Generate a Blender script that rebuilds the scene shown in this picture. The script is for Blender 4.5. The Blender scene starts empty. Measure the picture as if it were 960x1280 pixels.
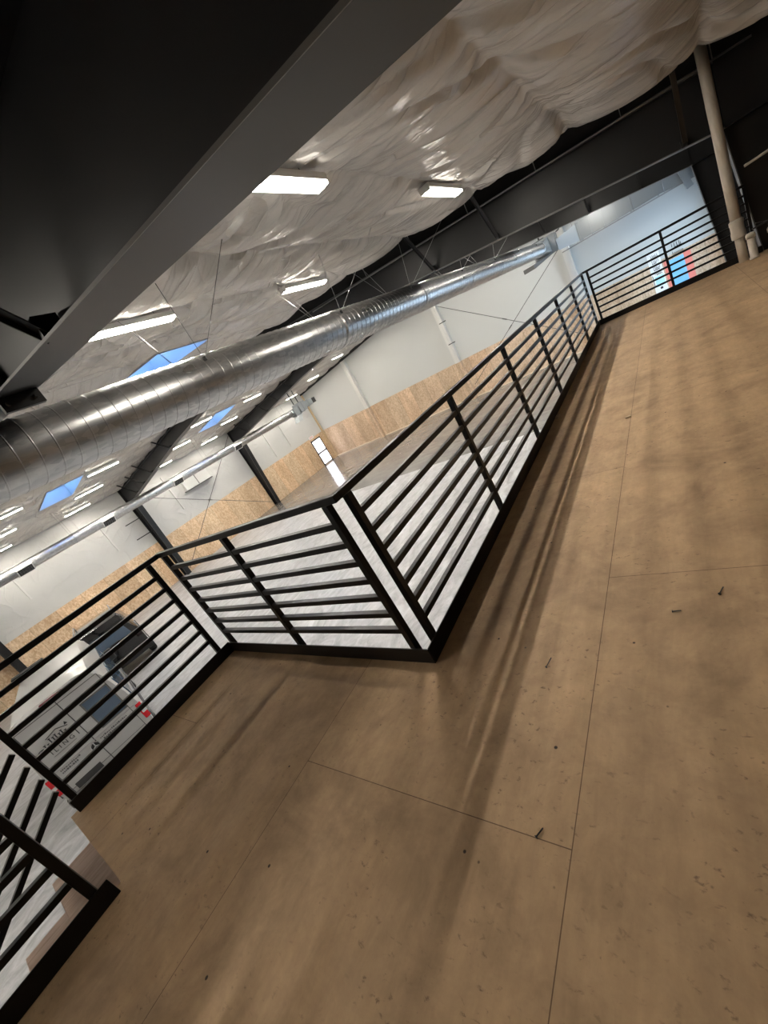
import bpy, math, random
import numpy as np
from mathutils import Vector, Matrix, noise

random.seed(7)
S = bpy.context.scene
COL = S.collection
PI = math.pi

# ------------------------------------------------------------------ camera
def rotm(yaw, pitch, roll):
    f = np.array([math.sin(yaw)*math.cos(pitch), math.cos(yaw)*math.cos(pitch), math.sin(pitch)])
    r = np.array([math.cos(yaw), -math.sin(yaw), 0.0])
    u = np.cross(r, f)
    c, s = math.cos(roll), math.sin(roll)
    return c*r+s*u, -s*r+c*u, f
R_, U_, F_ = rotm(-0.7487, -0.3073, -0.5278)
cam = bpy.data.cameras.new('camera')
cam.sensor_fit = 'AUTO'
cam.sensor_width = 36.0
cam.lens = 505.81*36.0/1280.0
cam.clip_start = 0.02
cam.clip_end = 300
camo = bpy.data.objects.new('camera', cam)
COL.objects.link(camo)
camo.matrix_world = Matrix(((R_[0], U_[0], -F_[0], 1.2955), (R_[1], U_[1], -F_[1], -1.1587), (R_[2], U_[2], -F_[2], 1.3937), (0, 0, 0, 1)))
S.camera = camo

# ------------------------------------------------------------------ world and exposure
W = bpy.data.worlds.new('sky')
S.world = W
W.use_nodes = True
wn = W.node_tree.nodes
bg = wn['Background']
bg.inputs['Color'].default_value = (0.60, 0.79, 1.0, 1)
bg.inputs['Strength'].default_value = 2.4
S.view_settings.view_transform = 'Standard'
S.view_settings.look = 'None'
S.view_settings.gamma = 1.0
S.view_settings.use_curve_mapping = False
S.view_settings.exposure = 1.85
LAMP_STRENGTH = 34.0

# ------------------------------------------------------------------ main dimensions
G = -3.465                   # hall floor level (mezzanine floor is z = 0)
XE, XW = 3.1, -24.5          # east and west walls
YN, YS = 25.0, -8.3          # north and south walls
XR, ZR, SL = -10.7, 4.08, 0.1
FR = [0.04, 8.40, 16.70]     # steel frames
XL = -2.084                  # left guard line
YE = 8.172                   # far guard line
def roof(x): return ZR - SL*abs(x-XR)
def zbot(x):
    xe = x if x > XR else 2*XR-x
    z1 = 2.05 + 0.141*(0.71-min(max(xe, -5.5), 3))
    if xe < -5.5: z1 += SL*(-5.5-xe)
    return z1

# ------------------------------------------------------------------ materials
def new_mat(name):
    m = bpy.data.materials.new(name)
    m.use_nodes = True
    nt = m.node_tree
    return m, nt, nt.nodes['Principled BSDF']
def setp(b, **k):
    for a, v in k.items():
        b.inputs[a.replace('_', ' ')].default_value = v
def simple(name, col, rough=0.5, metal=0.0, spec=0.5, coat=0.0):
    m, nt, b = new_mat(name)
    setp(b, Base_Color=(*col, 1), Roughness=rough, Metallic=metal)
    b.inputs['Specular IOR Level'].default_value = spec
    b.inputs['Coat Weight'].default_value = coat
    return m
def N(nt, t, **k):
    n = nt.nodes.new(t)
    for a, v in k.items(): setattr(n, a, v)
    return n
def coords(nt, scale=(1, 1, 1), rot=(0, 0, 0), loc=(0, 0, 0)):
    t = N(nt, 'ShaderNodeTexCoord')
    mp = N(nt, 'ShaderNodeMapping')
    mp.inputs['Scale'].default_value = scale
    mp.inputs['Rotation'].default_value = rot
    mp.inputs['Location'].default_value = loc
    nt.links.new(t.outputs['Object'], mp.inputs['Vector'])
    return mp.outputs['Vector']
def noise_tex(nt, vec, scale, detail=4, rough=0.55, dist=0.0):
    n = N(nt, 'ShaderNodeTexNoise')
    n.inputs['Scale'].default_value = scale
    n.inputs['Detail'].default_value = detail
    n.inputs['Roughness'].default_value = rough
    n.inputs['Distortion'].default_value = dist
    nt.links.new(vec, n.inputs['Vector'])
    return n.outputs['Fac']
def ramp(nt, fac, stops):
    r = N(nt, 'ShaderNodeValToRGB')
    els = r.color_ramp.elements
    while len(els) < len(stops): els.new(0.5)
    for e, (p, c) in zip(els, stops):
        e.position = p
        e.color = (*c, 1) if len(c) == 3 else c
    nt.links.new(fac, r.inputs['Fac'])
    return r.outputs['Color']
def mix(nt, a, b, fac, mode='MIX'):
    m = N(nt, 'ShaderNodeMix', data_type='RGBA', blend_type=mode)
    for i, v in ((0, fac), (6, a), (7, b)):
        if hasattr(v, 'is_linked') or hasattr(v, 'links'): nt.links.new(v, m.inputs[i])
        else: m.inputs[i].default_value = v if i == 0 else (*v, 1)
    return m.outputs[2]
def bump(nt, b, h, strength, dist=0.02):
    n = N(nt, 'ShaderNodeBump')
    n.inputs['Strength'].default_value = strength
    n.inputs['Distance'].default_value = dist
    nt.links.new(h, n.inputs['Height'])
    nt.links.new(n.outputs['Normal'], b.inputs['Normal'])

def mat_film(name, base, rough, k=1.0, scale=(1, 1, 1)):
    m, nt, b = new_mat(name)
    v = coords(nt, scale)
    a = noise_tex(nt, v, 1.3, 3, 0.5, 1.2)
    f = noise_tex(nt, v, 7.0, 4, 0.6, 2.5)
    def rid(fac, pw):
        q = N(nt, 'ShaderNodeMath', operation='MULTIPLY_ADD'); nt.links.new(fac, q.inputs[0]); q.inputs[1].default_value = 2.0; q.inputs[2].default_value = -1.0
        q2 = N(nt, 'ShaderNodeMath', operation='ABSOLUTE'); nt.links.new(q.outputs[0], q2.inputs[0])
        q3 = N(nt, 'ShaderNodeMath', operation='SUBTRACT'); q3.inputs[0].default_value = 1.0; nt.links.new(q2.outputs[0], q3.inputs[1])
        q4 = N(nt, 'ShaderNodeMath', operation='POWER'); nt.links.new(q3.outputs[0], q4.inputs[0]); q4.inputs[1].default_value = pw
        return q4.outputs[0]
    r1 = rid(noise_tex(nt, v, 0.75, 1.0, 0.4, 0.8), 16)
    r2 = rid(noise_tex(nt, coords(nt, (scale[0]*0.5, scale[1]*1.5, scale[2]), (0, 0, 0.5)), 1.5, 1.0, 0.4, 0.9), 14)
    r3 = rid(noise_tex(nt, coords(nt, (scale[0]*1.4, scale[1]*0.6, scale[2]), (0, 0, -0.4)), 3.2, 1.0, 0.4, 0.8), 10)
    acc = None
    for src, wgt in ((a, 0.6), (f, 0.05), (r1, 0.55), (r2, 0.15), (r3, 0.02)):
        add = N(nt, 'ShaderNodeMath', operation='MULTIPLY_ADD')
        nt.links.new(src, add.inputs[0]); add.inputs[1].default_value = wgt
        if acc is None: add.inputs[2].default_value = 0.0
        else: nt.links.new(acc, add.inputs[2])
        acc = add.outputs[0]
    bump(nt, b, acc, 0.9*k, 0.07)
    c = ramp(nt, noise_tex(nt, v, 0.7, 3), [(0.3, tuple(x*0.9 for x in base)), (0.7, base)])
    nt.links.new(c, b.inputs['Base Color'])
    setp(b, Roughness=rough)
    b.inputs['Specular IOR Level'].default_value = 0.6
    return m
M_FILM = mat_film('white_vinyl_film_ceiling', (0.60, 0.57, 0.53), 0.27, 0.85, (0.8, 1.6, 1))
M_FILMW = mat_film('white_vinyl_film_wall', (0.60, 0.60, 0.585), 0.40, 0.5, (1, 0.6, 0.8))
M_WHITE = simple('white_wall_liner', (0.56, 0.575, 0.565), 0.5)
M_PILASTER = simple('white_column_wrap', (0.64, 0.64, 0.62), 0.45)
M_DECK = simple('dark_roof_deck', (0.012, 0.012, 0.013), 0.7)
M_EASTW = simple('dark_liner_wall', (0.03, 0.03, 0.032), 0.7)

def mat_steel(name, col, rough):
    m, nt, b = new_mat(name)
    v = coords(nt)
    c = ramp(nt, noise_tex(nt, v, 2.5, 4), [(0.3, tuple(x*0.8 for x in col)), (0.75, tuple(x*1.2 for x in col))])
    nt.links.new(c, b.inputs['Base Color'])
    setp(b, Roughness=rough)
    return m
M_STEEL = mat_steel('black_painted_steel', (0.008, 0.008, 0.009), 0.45)
M_EDGE = simple('lit_steel_edge', (0.16, 0.155, 0.15), 0.5)  # paler grey paints in the light caught along near flange edges
M_RAIL = simple('black_satin_rail', (0.004, 0.004, 0.0045), 0.36, 0.0, 0.35)
M_CONDUIT = simple('grey_conduit', (0.32, 0.32, 0.32), 0.4, 0.6)
M_CABLE = simple('thin_steel_cable', (0.10, 0.10, 0.10), 0.5, 0.6)
M_CABLE_L = simple('bright_steel_cable', (0.5, 0.5, 0.5), 0.4, 0.7)

def mat_galv(name):
    m, nt, b = new_mat(name)
    v = coords(nt, (1, 0.35, 1))
    vo = N(nt, 'ShaderNodeTexVoronoi'); vo.inputs['Scale'].default_value = 28
    nt.links.new(v, vo.inputs['Vector'])
    sep = N(nt, 'ShaderNodeSeparateColor'); nt.links.new(vo.outputs['Color'], sep.inputs[0])
    c = ramp(nt, sep.outputs[0], [(0.0, (0.40, 0.41, 0.42)), (1.0, (0.56, 0.565, 0.56))])
    nt.links.new(c, b.inputs['Base Color'])
    r = ramp(nt, noise_tex(nt, v, 3, 3), [(0.3, (0.26,)*3), (0.7, (0.38,)*3)])
    nt.links.new(r, b.inputs['Roughness'])
    setp(b, Metallic=1.0)
    return m
M_GALV = mat_galv('galvanised_steel')
M_GALVB = simple('galvanised_sheet_boxes', (0.36, 0.39, 0.41), 0.36, 0.75)

def mat_plywood():
    m, nt, b = new_mat('worn_plywood_floor')
    t = N(nt, 'ShaderNodeTexCoord')
    sep = N(nt, 'ShaderNodeSeparateXYZ'); nt.links.new(t.outputs['Object'], sep.inputs[0])
    ax = N(nt, 'ShaderNodeMath', operation='ADD'); ax.inputs[1].default_value = 0.615
    ay = N(nt, 'ShaderNodeMath', operation='ADD'); ay.inputs[1].default_value = -0.76
    nt.links.new(sep.outputs['Y'], ax.inputs[0]); nt.links.new(sep.outputs['X'], ay.inputs[0])
    cb = N(nt, 'ShaderNodeCombineXYZ')
    nt.links.new(ax.outputs[0], cb.inputs[0]); nt.links.new(ay.outputs[0], cb.inputs[1])
    br = N(nt, 'ShaderNodeTexBrick'); br.offset = 0.5; br.offset_frequency = 2
    br.inputs['Scale'].default_value = 1.0
    br.inputs['Mortar Size'].default_value = 0.0017
    br.inputs['Mortar Smooth'].default_value = 0.15
    br.inputs['Brick Width'].default_value = 2.39
    br.inputs['Row Height'].default_value = 1.22
    br.inputs['Color1'].default_value = (0.55, 0.375, 0.215, 1)
    br.inputs['Color2'].default_value = (0.49, 0.332, 0.19, 1)
    br.inputs['Mortar'].default_value = (0.19, 0.118, 0.066, 1)
    nt.links.new(cb.outputs[0], br.inputs['Vector'])
    v1 = coords(nt)
    vs = coords(nt, (5, 0.8, 1))
    grain = ramp(nt, noise_tex(nt, vs, 6, 6, 0.6, 0.6), [(0.3, (0.92,)*3), (0.7, (1.05,)*3)])
    blot = ramp(nt, noise_tex(nt, v1, 2.1, 8, 0.68, 0.6), [(0.30, (0.70, 0.68, 0.66)), (0.5, (0.98, 0.98, 0.98)), (0.72, (1.12, 1.10, 1.06))])
    c = mix(nt, br.outputs['Color'], grain, 1.0, 'MULTIPLY')
    c = mix(nt, c, blot, 1.0, 'MULTIPLY')
    mot = ramp(nt, noise_tex(nt, v1, 9.0, 6, 0.7, 0.4), [(0.30, (0.86, 0.85, 0.84)), (0.70, (1.10, 1.10, 1.10))])
    c = mix(nt, c, mot, 1.0, 'MULTIPLY')
    # scuffs: small dark flecks
    fl = noise_tex(nt, coords(nt, (1, 1.6, 1), (0, 0, 0.6)), 30, 4, 0.65, 0.3)
    flm = ramp(nt, fl, [(0.60, (0, 0, 0)), (0.68, (1, 1, 1))])
    lg = ramp(nt, noise_tex(nt, v1, 2.3, 3), [(0.44, (0.12, 0.12, 0.12)), (0.60, (0.8,)*3)])
    fm = mix(nt, flm, lg, 1.0, 'MULTIPLY')
    c = mix(nt, c, (0.20, 0.13, 0.078), fm)
    # screw heads and knots
    vo = N(nt, 'ShaderNodeTexVoronoi'); vo.inputs['Scale'].default_value = 6.5
    nt.links.new(v1, vo.inputs['Vector'])
    dot = ramp(nt, vo.outputs['Distance'], [(0.030, (1, 1, 1)), (0.048, (0, 0, 0))])
    c = mix(nt, c, (0.05, 0.035, 0.025), dot)
    nt.links.new(c, b.inputs['Base Color'])
    setp(b, Roughness=0.62)
    b.inputs['Specular IOR Level'].default_value = 0.3
    bump(nt, b, noise_tex(nt, vs, 14, 5), 0.10, 0.01)
    return m
M_PLY = mat_plywood()

def mat_concrete(name, c0, c1, rough, sc):
    m, nt, b = new_mat(name)
    v = coords(nt, sc)
    a = noise_tex(nt, v, 1.5, 8, 0.66, 1.5)
    c = ramp(nt, a, [(0.34, c0), (0.66, c1)])
    f = ramp(nt, noise_tex(nt, v, 9, 6, 0.7, 1.0), [(0.3, (0.86,)*3), (0.7, (1.08,)*3)])
    c = mix(nt, c, f, 1.0, 'MULTIPLY')
    nt.links.new(c, b.inputs['Base Color'])
    setp(b, Roughness=rough)
    return m
M_CONC = mat_concrete('pale_mottled_concrete', (0.30, 0.305, 0.315), (0.56, 0.565, 0.58), 0.30, (1.6, 0.7, 1))
M_CONC2 = mat_concrete('dark_polished_concrete', (0.17, 0.16, 0.15), (0.27, 0.255, 0.24), 0.16, (0.5, 1.8, 1))

def mat_osb(name, ca, cb_, along):
    # along: axis index that runs along the wall (0 = x, 1 = y); sheets 1.22 wide
    m, nt, b = new_mat(name)
    v = coords(nt)
    vr = coords(nt, (9, 9, 5) if True else (1, 1, 1), (0.5, 0.4, 0.7))
    vo = N(nt, 'ShaderNodeTexVoronoi'); vo.inputs['Scale'].default_value = 2.2
    vo.distance = 'CHEBYCHEV'
    nt.links.new(vr, vo.inputs['Vector'])
    sc = N(nt, 'ShaderNodeSeparateColor'); nt.links.new(vo.outputs['Color'], sc.inputs[0])
    c = ramp(nt, sc.outputs[1], [(0.0, ca), (0.5, tuple((x+y)/2 for x, y in zip(ca, cb_))), (1.0, cb_)])
    t = N(nt, 'ShaderNodeTexCoord')
    sep = N(nt, 'ShaderNodeSeparateXYZ'); nt.links.new(t.outputs['Object'], sep.inputs[0])
    dv = N(nt, 'ShaderNodeMath', operation='DIVIDE'); dv.inputs[1].default_value = 1.22
    nt.links.new(sep.outputs[along], dv.inputs[0])
    flo = N(nt, 'ShaderNodeMath', operation='FLOOR'); nt.links.new(dv.outputs[0], flo.inputs[0])
    wn_ = N(nt, 'ShaderNodeTexWhiteNoise', noise_dimensions='1D'); nt.links.new(flo.outputs[0], wn_.inputs['W'])
    tint = ramp(nt, wn_.outputs['Value'], [(0.0, (0.86, 0.82, 0.78)), (0.5, (1.0, 1.0, 1.0)), (1.0, (1.08, 1.0, 0.94))])
    c = mix(nt, c, tint, 1.0, 'MULTIPLY')
    fr = N(nt, 'ShaderNodeMath', operation='FRACT'); nt.links.new(dv.outputs[0], fr.inputs[0])
    seam = ramp(nt, fr.outputs[0], [(0.0, (0.55,)*3), (0.012, (1,)*3), (0.988, (1,)*3), (1.0, (0.55,)*3)])
    c = mix(nt, c, seam, 1.0, 'MULTIPLY')
    bl = ramp(nt, noise_tex(nt, coords(nt, (1, 1, 0.4)), 1.4, 5), [(0.35, (0.82, 0.78, 0.74)), (0.65, (1.05, 1.05, 1.05))])
    c = mix(nt, c, bl, 1.0, 'MULTIPLY')
    nt.links.new(c, b.inputs['Base Color'])
    setp(b, Roughness=0.6)
    return m
M_OSBW = mat_osb('strand_board_west', (0.57, 0.395, 0.24), (0.80, 0.64, 0.45), 1)
M_OSBN = mat_osb('strand_board_north', (0.55, 0.41, 0.28), (0.76, 0.61, 0.46), 0)

def mat_tread():
    m, nt, b = new_mat('raw_plywood_tread')
    v = coords(nt, (6, 1, 1))
    c = ramp(nt, noise_tex(nt, v, 3, 6, 0.6, 1), [(0.3, (0.46, 0.30, 0.21)), (0.7, (0.70, 0.52, 0.41))])
    nt.links.new(c, b.inputs['Base Color'])
    setp(b, Roughness=0.6)
    return m
M_TREAD = mat_tread()

def mat_emit(name, col, strength):
    m, nt, b = new_mat(name)
    setp(b, Base_Color=(0.9, 0.9, 0.88, 1))
    b.inputs['Emission Color'].default_value = (*col, 1)
    b.inputs['Emission Strength'].default_value = strength
    return m
M_LAMP = mat_emit('lit_lamp_diffuser', (1.0, 0.93, 0.82), LAMP_STRENGTH)
# the tube inside the lens is the brightest strip of the lamp
_nt = M_LAMP.node_tree; _b = _nt.nodes['Principled BSDF']
_t = N(_nt, 'ShaderNodeTexCoord'); _s = N(_nt, 'ShaderNodeSeparateXYZ'); _nt.links.new(_t.outputs['Object'], _s.inputs[0])
_a = N(_nt, 'ShaderNodeMath', operation='ABSOLUTE'); _nt.links.new(_s.outputs['X'], _a.inputs[0])
_m = N(_nt, 'ShaderNodeMapRange'); _nt.links.new(_a.outputs[0], _m.inputs['Value'])
_m.inputs['From Min'].default_value = 0.014; _m.inputs['From Max'].default_value = 0.028
_m.inputs['To Min'].default_value = LAMP_STRENGTH*3.1; _m.inputs['To Max'].default_value = LAMP_STRENGTH*0.16
_nt.links.new(_m.outputs[0], _b.inputs['Emission Strength'])
M_LAMPBODY = simple('white_lamp_body', (0.8, 0.8, 0.78), 0.4)
M_GLASS, _nt, _b = new_mat('sky_tinted_skylight_pane')
_tr = N(_nt, 'ShaderNodeBsdfTransparent'); _tr.inputs['Color'].default_value = (0.20, 0.36, 0.66, 1)  # the sky's blue is put into the pane tint
_gl = N(_nt, 'ShaderNodeBsdfGlossy'); _gl.inputs['Roughness'].default_value = 0.05
_mx = N(_nt, 'ShaderNodeMixShader'); _mx.inputs[0].default_value = 0.06
_nt.links.new(_tr.outputs[0], _mx.inputs[1]); _nt.links.new(_gl.outputs[0], _mx.inputs[2])
_nt.links.new(_mx.outputs[0], _nt.nodes['Material Output'].inputs['Surface'])
M_PVC = None
def mat_pvc():
    m, nt, b = new_mat('weathered_cream_pipe')
    c = ramp(nt, noise_tex(nt, coords(nt, (1, 1, 0.3)), 9, 5, 0.6, 0.5), [(0.3, (0.48, 0.42, 0.34)), (0.7, (0.66, 0.60, 0.51))])
    nt.links.new(c, b.inputs['Base Color'])
    setp(b, Roughness=0.45)
    return m
M_PVC = mat_pvc()
M_BLACK = simple('black_plastic', (0.012, 0.012, 0.013), 0.5)
M_RUBBER = simple('dark_rubber', (0.015, 0.015, 0.015), 0.8)
M_SILVER = simple('silver_grey_van_paint', (0.43, 0.43, 0.42), 0.36, 0.0, 0.5, 0.2)
M_VANGLASS = simple('dark_vehicle_glass', (0.07, 0.11, 0.16), 0.04, 0.0, 0.9)  # bluish base colour paints in the daylight reflected by the glass
M_RED = simple('red_tail_lens', (0.62, 0.015, 0.025), 0.2)
M_DARKRED = simple('dark_red_lens', (0.16, 0.008, 0.025), 0.25)
M_SMOKE = simple('smoked_tail_lens', (0.02, 0.004, 0.005), 0.2)
M_CHROME = simple('bright_chrome', (0.75, 0.75, 0.76), 0.12, 1.0)
M_INK = simple('dark_lettering', (0.02, 0.02, 0.022), 0.5)
M_SUVPAINT = simple('black_vehicle_paint', (0.006, 0.006, 0.007), 0.15, 0.0, 0.5, 0.8)
M_SEAM = simple('dark_panel_gap', (0.05, 0.05, 0.05), 0.6)
M_TRIMGREY = simple('grey_plastic_trim', (0.10, 0.10, 0.10), 0.5)
M_BLUE = simple('sky_blue_print', (0.20, 0.50, 0.80), 0.5)
M_CYAN = simple('pale_cyan_print', (0.45, 0.75, 0.85), 0.5)
M_REDP = simple('salmon_red_print', (0.78, 0.22, 0.17), 0.5)
M_PAPER = simple('white_print_sheet', (0.82, 0.83, 0.83), 0.5)
M_TRIMWOOD = simple('light_timber_trim', (0.62, 0.47, 0.30), 0.55)
M_PALEWOOD = simple('pale_base_strip', (0.72, 0.60, 0.46), 0.5)

# ------------------------------------------------------------------ mesh helpers
class MB:
    def __init__(s): s.v = []; s.f = []; s.mi = []; s.cur = 0; s.smooth = False; s.sm = []
    def add(s, vs, fs, smooth=False):
        o = len(s.v); s.v += [tuple(map(float, q)) for q in vs]
        for f in fs:
            s.f.append([i+o for i in f]); s.mi.append(s.cur); s.sm.append(smooth)
        return s
    def box(s, x0, x1, y0, y1, z0, z1):
        v = [(x, y, z) for x in (x0, x1) for y in (y0, y1) for z in (z0, z1)]
        return s.add(v, [(0, 1, 3, 2), (4, 6, 7, 5), (0, 4, 5, 1), (2, 3, 7, 6), (0, 2, 6, 4), (1, 5, 7, 3)])
    def cbox(s, c, sx, sy, sz): return s.box(c[0]-sx/2, c[0]+sx/2, c[1]-sy/2, c[1]+sy/2, c[2]-sz/2, c[2]+sz/2)
    def bar(s, p, q, w, h, up=(0, 0, 1)):
        p, q = Vector(p), Vector(q); d = (q-p).normalized(); up = Vector(up)
        if abs(d.dot(up)) > 0.99: up = Vector((0, 1, 0))
        a = d.cross(up).normalized(); b = a.cross(d).normalized()
        v = [e + a*(i*w/2) + b*(j*h/2) for e in (p, q) for i in (-1, 1) for j in (-1, 1)]
        return s.add(v, [(0, 1, 3, 2), (4, 6, 7, 5), (0, 4, 5, 1), (2, 3, 7, 6), (0, 2, 6, 4), (1, 5, 7, 3)])
    def tube(s, pts, r, n=8, caps=True):
        pts = [Vector(p) for p in pts]; m = len(pts); rs = r if isinstance(r, (list, tuple)) else [r]*m
        vs = []; prev = None
        for i, p in enumerate(pts):
            d = (pts[min(i+1, m-1)]-pts[max(i-1, 0)]).normalized()
            up = Vector((0, 0, 1)) if abs(d.z) < 0.95 else Vector((0, 1, 0))
            a = d.cross(up).normalized() if prev is None else (prev - d*prev.dot(d)).normalized()
            prev = a; b = d.cross(a)
            vs += [p + (a*math.cos(2*PI*k/n)+b*math.sin(2*PI*k/n))*rs[i] for k in range(n)]
        fs = [(i*n+k, i*n+(k+1) % n, (i+1)*n+(k+1) % n, (i+1)*n+k) for i in range(m-1) for k in range(n)]
        s.add(vs, fs, True)
        if caps:
            o = len(s.v)-len(vs)
            s.f.append([o+k for k in range(n)][::-1]); s.mi.append(s.cur); s.sm.append(False)
            s.f.append([o+(m-1)*n+k for k in range(n)]); s.mi.append(s.cur); s.sm.append(False)
        return s
    def prism(s, poly, axis, a, b):
        # poly: list of 2-D points in the plane normal to axis; extruded from a to b along axis
        def P(u, w, t): return {0: (t, u, w), 1: (u, t, w), 2: (u, w, t)}[axis]
        n = len(poly)
        v = [P(u, w, a) for u, w in poly] + [P(u, w, b) for u, w in poly]
        return s.add(v, [list(range(n))[::-1], list(range(n, 2*n))] + [(i, (i+1) % n, n+(i+1) % n, n+i) for i in range(n)])
    def grid(s, rows, smooth=True):
        n = len(rows[0]); v = [p for r in rows for p in r]
        return s.add(v, [(i*n+j, i*n+j+1, (i+1)*n+j+1, (i+1)*n+j) for i in range(len(rows)-1) for j in range(n-1)], smooth)
    def build(s, name, mats, parent=None, local=False, kind=None, origin=None):
        me = bpy.data.meshes.new(name)
        off = Vector(origin) if origin is not None else Vector((0, 0, 0))
        if parent is not None and not local:
            off = wloc(parent)
        me.from_pydata([(x-off.x, y-off.y, z-off.z) for x, y, z in s.v], [], s.f)
        for m in (mats if isinstance(mats, (list, tuple)) else [mats]): me.materials.append(m)
        me.polygons.foreach_set('material_index', s.mi)
        me.polygons.foreach_set('use_smooth', s.sm)
        me.update()
        import bmesh
        bm = bmesh.new(); bm.from_mesh(me); bmesh.ops.recalc_face_normals(bm, faces=bm.faces); bm.to_mesh(me); bm.free()
        o = bpy.data.objects.new(name, me); COL.objects.link(o)
        if parent is not None: o.parent = parent
        if origin is not None and parent is None: o.location = origin
        if kind: o['kind'] = kind
        return o
def wloc(o):
    v = Vector((0, 0, 0))
    while o is not None: v = v + o.location; o = o.parent
    return v
def tag(o, label, cat, group=None):
    o['label'] = label; o['category'] = cat
    if group: o['group'] = group
    return o
def thing(name, label, cat, loc, group=None, rz=0.0):
    o = bpy.data.objects.new(name, None); COL.objects.link(o)
    o.empty_display_size = 0.2
    o.location = loc; o.rotation_euler = (0, 0, rz)
    return tag(o, label, cat, group)
def bevel(o, w=0.004, seg=2):
    m = o.modifiers.new('bevel', 'BEVEL'); m.width = w; m.segments = seg; m.limit_method = 'ANGLE'
    return o
def copy_tree(o, loc, label=None):
    r = o.copy(); COL.objects.link(r); r.location = loc
    if label: r['label'] = label
    for ch in list(o.children):
        c = ch.copy(); COL.objects.link(c); c.parent = r
        for g in list(ch.children):
            d = g.copy(); COL.objects.link(d); d.parent = c
    return r

# ================================================================== STRUCTURE
st = 'structure'
YB = 13.85
MB().box(XW-0.3, XE+0.3, YS-0.3, YB, G-0.2, G).build('floor', M_CONC, kind=st)
MB().box(XW-0.3, XE+0.3, YB, YN+0.3, G-0.2, G).build('floor_polished', M_CONC2, kind=st)
# mezzanine deck, with the stair opening left out
SX0, SX1, SY = XL, -1.09, -1.345
mz = MB()
mz.box(XL-0.06, XE, SY, 0.06, -0.26, 0)
mz.box(-0.06, XE, 0.06, YE+0.06, -0.26, 0)
mz.box(SX1-0.06, XE, YS, SY, -0.26, 0)
mz.build('floor_mezzanine', M_PLY, kind=st)

# walls: wainscot height 2.6 m of strand board, white liner above
ZO = G+2.58
MB().box(XW-0.15, XW, YS, YN, ZO, roof(XW)+0.35).build('wall_west', M_FILMW, kind=st)
MB().box(XW-0.15, XW+0.02, YS, YN, G, ZO).build('trim_1', M_OSBW, kind=st)
nw = MB()
nw.prism([(XW-0.15, ZO), (XE+0.15, ZO), (XE+0.15, roof(XE)+0.4), (XR, ZR+0.4), (XW-0.15, roof(XW)+0.4)], 1, YN, YN+0.15)
nw.build('wall_north', M_WHITE, kind=st)
MB().box(XW-0.15, XE+0.15, YN-0.02, YN+0.15, G, ZO).build('trim_2', M_OSBN, kind=st)
MB().box(XW+0.02, XE, YN-0.05, YN-0.02, G, G+0.09).build('baseboard_north', M_PALEWOOD, kind=st)
MB().box(XW-0.15, XE+0.15, YS-0.15, YS, G, ZR+0.4).build('wall_south', M_WHITE, kind=st)
# east wall with an open overhead doorway in the last bay
ew = MB()
DY0, DY1, DZ = 18.6, 23.4, 0.6
ew.box(XE, XE+0.15, YS, DY0, G, roof(XE)+0.4)
ew.box(XE, XE+0.15, DY1, YN, G, roof(XE)+0.4)
ew.box(XE, XE+0.15, DY0, DY1, DZ, roof(XE)+0.4)
ew.build('wall_east', M_EASTW, kind=st)

# roof deck above the insulation with skylight openings
SKY = [(-8.65, -6.25, 3.72, 4.98), (-19.5, -17.05, 3.62, 4.95), (-19.75, -17.3, 11.75, 13.1)]
def cells(x0, x1, y0, y1):
    xs = sorted({x0, x1} | {v for a in SKY for v in a[:2] if x0 < v < x1})
    ys = sorted({y0, y1} | {v for a in SKY for v in a[2:] if y0 < v < y1})
    for i in range(len(xs)-1):
        for j in range(len(ys)-1):
            cx, cy = (xs[i]+xs[i+1])/2, (ys[j]+ys[j+1])/2
            if not any(a < cx < b and c < cy < d for a, b, c, d in SKY):
                yield xs[i], xs[i+1], ys[j], ys[j+1]
dk = MB()
for (xa, xb) in ((XW-0.15, XR), (XR, XE+0.15)):
    for (x0, x1, y0, y1) in cells(xa, xb, YS-0.15, YN+0.15):
        dk.prism([(x0, roof(x0)+0.28), (x1, roof(x1)+0.28), (x1, roof(x1)+0.36), (x0, roof(x0)+0.36)], 1, y0, y1)
dk.build('ceiling_deck', M_DECK, kind=st)

PX0, PDX = -0.95, 1.475     # purlin lines
def ridge(v): return 1.0-abs(v)*2.0
def blanket_z(x, y, y0, y1, droop=True):
    u = (x-PX0)/PDX; u -= math.floor(u)
    s = math.sin(PI*u)
    base = roof(x) + 0.02
    n1 = noise.noise((x*0.45, y*0.35, 3.1))
    sag = 0.12*(s**0.75)*(0.8+0.6*n1)
    # sharp pulled folds that run across the purlins and fan out from them
    w = noise.noise((x*0.5, y*0.5, 9.0))*1.2
    a = ridge(noise.noise((x*0.30+0.55*y+w, y*0.9-x*0.35+w, 1.7)))
    f1 = max(0.0, a-0.72)*0.22
    b2 = ridge(noise.noise((x*0.75+w*0.6, y*2.1+w, 5.3)))
    f2 = max(0.0, b2-0.66)*0.085*(0.35+0.65*(1-s))
    c = noise.noise((x*1.7+w, y*2.3, 7.7))*0.012
    d = ridge(noise.noise((x*3.1+w*2, y*4.9-w*2, 2.2)))
    f3 = max(0.0, d-0.66)*0.035
    pin = 0.07*math.exp(-((u if u < 0.5 else 1-u)*PDX/0.05)**2)
    z = base - sag + f1 + f2 + f3 + c - 0.02 + pin*0.4
    # free edge drooping then tucked up beside the frame
    e = (y1-y)
    if droop and e < 0.9:
        z -= 0.09*math.sin(PI*min(1, e/0.9))*(0.9+0.3*noise.noise((x*0.6, 4, 2)))
    if not droop: z = min(z, roof(x)-0.03)
    if droop and e < 0.12: z += 0.16*(1-e/0.12)
    return z
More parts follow.
